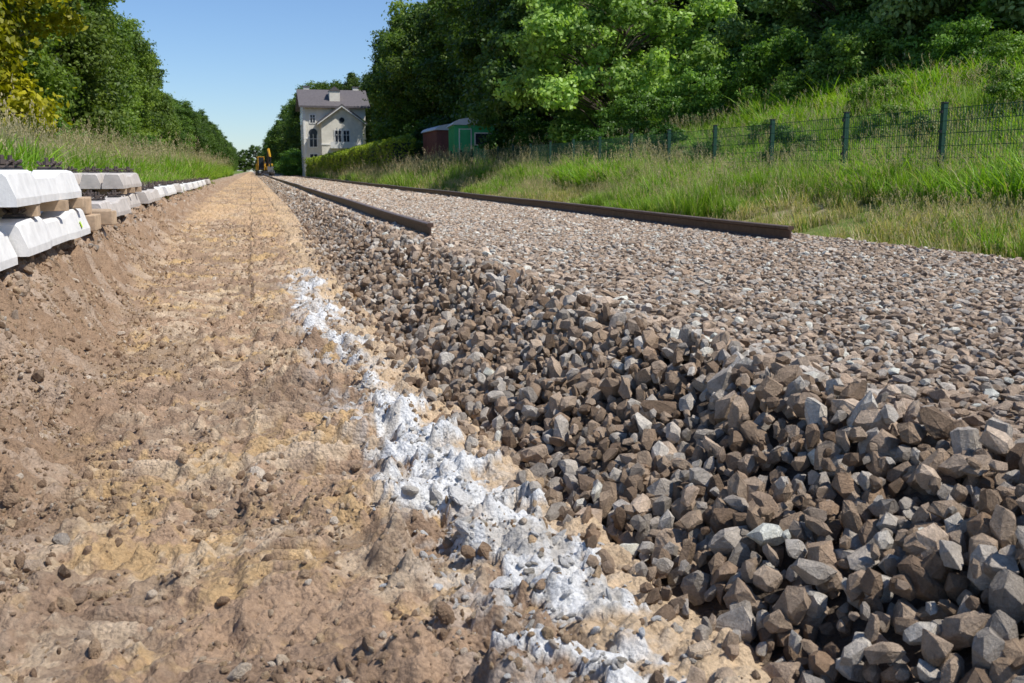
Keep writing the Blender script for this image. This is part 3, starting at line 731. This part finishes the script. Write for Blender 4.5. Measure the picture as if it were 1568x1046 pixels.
# ------------------------------------------------------------------ station house
def house():
    e = empty('station_house', (7.1, 140, 0))
    b = B()
    b.box(0, 8.3, 0, 9, 0, 9.3, M_WALL)
    b.poly_prism([(0, 9.3), (9, 9.3), (4.5, 11.0)], 'x', 0, 8.3, M_WALL)
    b.obj('main_walls', e)
    b = B()
    b.box(2.2, 7.7, -1.8, -.003, 0, 7.2, M_WALL); b.poly_prism([(2.2, 7.2), (7.7, 7.2), (4.95, 9.2)], 'y', -1.8, -.003, M_WALL)
    b.obj('front_wing', e)
    b = B()
    b.poly_prism([(-.7, 9.15), (-.7, 9.4), (4.5, 11.9), (9.7, 9.4), (9.7, 9.15), (4.5, 11.6)], 'x', -.6, 8.9, M_SLATE)
    b.poly_prism([(1.6, 6.95), (1.6, 7.15), (4.95, 9.6), (8.3, 7.15), (8.3, 6.95), (4.95, 9.4)], 'y', -2.4, -.01, M_SLATE)
    b.obj('roofs', e)
    b = B()
    b.poly_prism([(1.62, 6.8), (1.62, 6.94), (4.95, 9.38), (8.28, 6.94), (8.28, 6.8), (4.95, 9.2)], 'y', -2.38, -2.2, M_TRIM)
    b.box(-.05, 8.35, -.06, -.002, 5.0, 5.2, M_TRIM); b.box(2.15, 7.75, -1.87, -1.803, 4.2, 4.4, M_TRIM)
    b.box(-.06, .25, -.05, -.002, 0, 9.2, M_TRIM); b.box(-.07, -.003, 0, 9, 5.0, 5.2, M_TRIM)
    b.obj('trim', e)
    def win(bx, x, z, w, h, y, arch=False):
        bx.box(x-w/2-.14, x+w/2+.14, y-.07, y-.003, z-.14, z+h+.14, M_TRIM)
        bx.box(x-w/2, x+w/2, y-.085, y-.072, z, z+h, M_GLASS)
        bx.box(x-.035, x+.035, y-.11, y-.088, z, z+h, M_TRIM); bx.box(x-w/2, x-.04, y-.11, y-.088, z+h*.6, z+h*.6+.06, M_TRIM); bx.box(x+.04, x+w/2, y-.11, y-.088, z+h*.6, z+h*.6+.06, M_TRIM)
        if arch: bx.cyl((x, y-.08, z+h+.14), (x, y-.003, z+h+.14), w/2+.1, w/2+.1, M_GLASS, 16)
    b = B()
    win(b, 1.2, 4.0, .95, 1.7, 0, True); win(b, 1.2, 7.2, .6, 1.0, 0)
    win(b, 4.4, 4.6, .75, 1.5, -1.8); win(b, 5.5, 4.6, .75, 1.5, -1.8); win(b, 3.4, 1.2, .9, 1.7, -1.8); win(b, 6.3, 1.2, .9, 1.7, -1.8)
    b.cyl((4.95, -1.86, 7.5), (4.95, -1.803, 7.5), .35, .35, M_GLASS, 16)
    win(b, 1.2, 1.2, .95, 1.8, 0)
    b.obj('windows', e)
    b = B()
    for yy in (2, 4.5, 7):
        for z in (1.2, 4.2, 7.0): b.box(-.07, -.003, yy-.5, yy+.5, z, z+1.6, M_TRIM); b.box(-.085, -.073, yy-.4, yy+.4, z+.1, z+1.5, M_GLASS)
    b.obj('side_windows', e)
    b = B(); b.box(3.3, 6.6, -2.7, -1.81, 3.75, 3.9, M_TRIM); b.box(3.3, 6.6, -2.7, -2.62, 3.9, 4.6, M_TRIM)
    b.obj('balcony', e)
    b = B()
    for x0, y0 in ((.4, 5.5), (7.2, 5)):
        b.box(x0, x0+.8, y0, y0+.8, 10.2, 12.3, M_WALL); b.box(x0-.08, x0+.88, y0-.08, y0+.88, 12.303, 12.45, M_SLATE)
    b.box(3.6, 5.0, .8, 2.6, 10.0, 11.5, M_WALL); b.poly_prism([(3.5, 11.503), (5.1, 11.503), (4.3, 12.1)], 'y', .7, 2.9, M_SLATE)
    b.obj('chimneys_and_dormer', e)
house()

def trailer(name, loc, rot, L, W, H, mat, trim):
    e = empty(name, loc, rot)
    b = B(); b.box(0, W, 0, L, .6, H-.3, mat, .02)
    for i in range(int(L/.35)): b.box(-.02, -.001, .1+i*.35, .16+i*.35, .65, H-.35, mat)
    b.obj('body', e)
    pts = [(-.12, H-.3), (W+.12, H-.3)]+[(W/2+(W/2+.12)*math.cos(a), H-.297+.38*math.sin(a)) for a in np.linspace(.1, math.pi-.1, 9)]
    b = B(); b.poly_prism(pts, 'y', -.12, L+.12, M_SHEDT); b.obj('curved_roof', e)
    b = B(); b.box(.25, .95, -.04, -.002, .75, H-.5, trim); b.box(.31, .89, -.055, -.042, .8, H-.55, mat)
    b.box(1.1, W-.15, -.04, -.002, 1.6, H-.7, trim); b.box(1.16, W-.21, -.052, -.042, 1.66, H-.76, M_GLASS); b.obj('door_and_window', e)
    b = B()
    for yy in (.7, L-.7):
        for x in (.05, W-.05): b.cyl((x-.08, yy, .32), (x+.08, yy, .32), .32, .32, M_DARK, 16)
    b.box(.3, W-.3, -.9, L, .48, .597, M_DARK); b.obj('chassis', e)
trailer('green_site_trailer', (10.7, 54, gz(11, 54)-.1), (0, 0, -.12), 4.2, 2.2, 3.0, M_SHEDG, M_TRIM)
trailer('brown_site_wagon', (11.0, 61, gz(11, 61)), (0, 0, 0), 5, 2.2, 2.9, M_SHEDR, M_SHEDR)

def excavator():
    e = empty('excavator', (1.0, 172, 0), (0, 0, .1))
    b = B()
    for x in (0, 2.2):
        b.poly_prism([(.2, 0), (3.4, 0), (3.75, .4), (3.4, .8), (.2, .8), (-.15, .4)], 'x', x, x+.55, M_DARK)
        for k in range(5): b.cyl((x-.03, .4+k*.7, .35), (x+.58, .4+k*.7, .35), .25, .25, M_DARK, 12)
    b.box(.55, 2.2, .8, 2.8, .3, .8, M_DARK); b.obj('tracks', e)
    b = B(); b.box(.1, 2.65, 1.2, 3.9, .9, 1.95, M_YEL, .08); b.box(.15, 2.6, 3.2, 4.2, .95, 2.25, M_DARK, .1); b.obj('upper_body', e)
    b = B(); b.box(.15, 1.15, .2, 1.7, 1.0, 3.0, M_GLASS, .06); b.box(.1, 1.2, .15, 1.75, 3.0, 3.1, M_YEL, .03)
    for x in (.12, 1.1):
        for y in (.18, 1.62): b.box(x, x+.08, y, y+.08, .95, 3.0, M_YEL)
    b.obj('cab', e)
    b = B()
    for p0, p1, r0, r1, mm in (((1.7, .9, 1.6), (1.75, -1.0, 4.3), .28, .2, M_DARK), ((1.75, -1.0, 4.3), (1.8, -2.6, 3.0), .2, .14, M_YEL), ((1.8, -2.6, 3.0), (1.8, -2.5, 1.4), .15, .12, M_DARK)):
        b.cyl(p0, p1, r0, r1, mm, 4)
    b.cyl((1.75, .2, 1.5), (1.75, -.7, 3.4), .08, .08, M_DARK, 8)
    b.poly_prism([(-2.9, .6), (-2.1, .4), (-2.0, 1.2), (-2.5, 1.5)], 'x', 1.3, 2.3, M_DARK); b.obj('boom_and_bucket', e)
excavator()

# ------------------------------------------------------------------ light, sky, camera
el = math.radians(56); az = Vector((.82, -.57, 0)).normalized()
Sdir = Vector((az.x*math.cos(el), az.y*math.cos(el), math.sin(el)))
sun = bpy.data.lights.new('sun', 'SUN'); sun.energy = 5.0; sun.angle = math.radians(.5); sun.color = (1, .965, .91)
so = bpy.data.objects.new('sun', sun); COL.objects.link(so); so.rotation_euler = Sdir.to_track_quat('Z', 'Y').to_euler(); so.location = (20, -10, 30)
w = bpy.data.worlds.new('World'); scene.world = w; w.use_nodes = True; nt = w.node_tree
bg = nt.nodes['Background']; sky = nt.nodes.new('ShaderNodeTexSky'); sky.sky_type = 'NISHITA'; sky.sun_disc = False
sky.sun_elevation = el; sky.sun_rotation = math.atan2(az.x, az.y); sky.air_density = 1.0; sky.dust_density = .1; sky.ozone_density = 2.5
tn = nt.nodes.new('ShaderNodeVectorMath'); tn.operation = 'MULTIPLY'; tn.inputs[1].default_value = (.82, .97, 1.2)
nt.links.new(sky.outputs[0], tn.inputs[0]); nt.links.new(tn.outputs[0], bg.inputs[0]); bg.inputs[1].default_value = .11

cam = bpy.data.cameras.new('camera'); co = bpy.data.objects.new('camera', cam); COL.objects.link(co)
cam.sensor_width = 36; cam.lens = 36*1524/1568; cam.clip_start = .05; cam.clip_end = 5000
a = math.radians(14.47); p = math.radians(9.72)
co.location = (0, 0, .75); co.rotation_euler = (math.pi/2-p, 0, -a)
cam.dof.use_dof = True; cam.dof.focus_distance = 5.0; cam.dof.aperture_fstop = 9
scene.camera = co
scene.view_settings.view_transform = 'Standard'; scene.view_settings.look = 'None'; scene.view_settings.exposure = 0
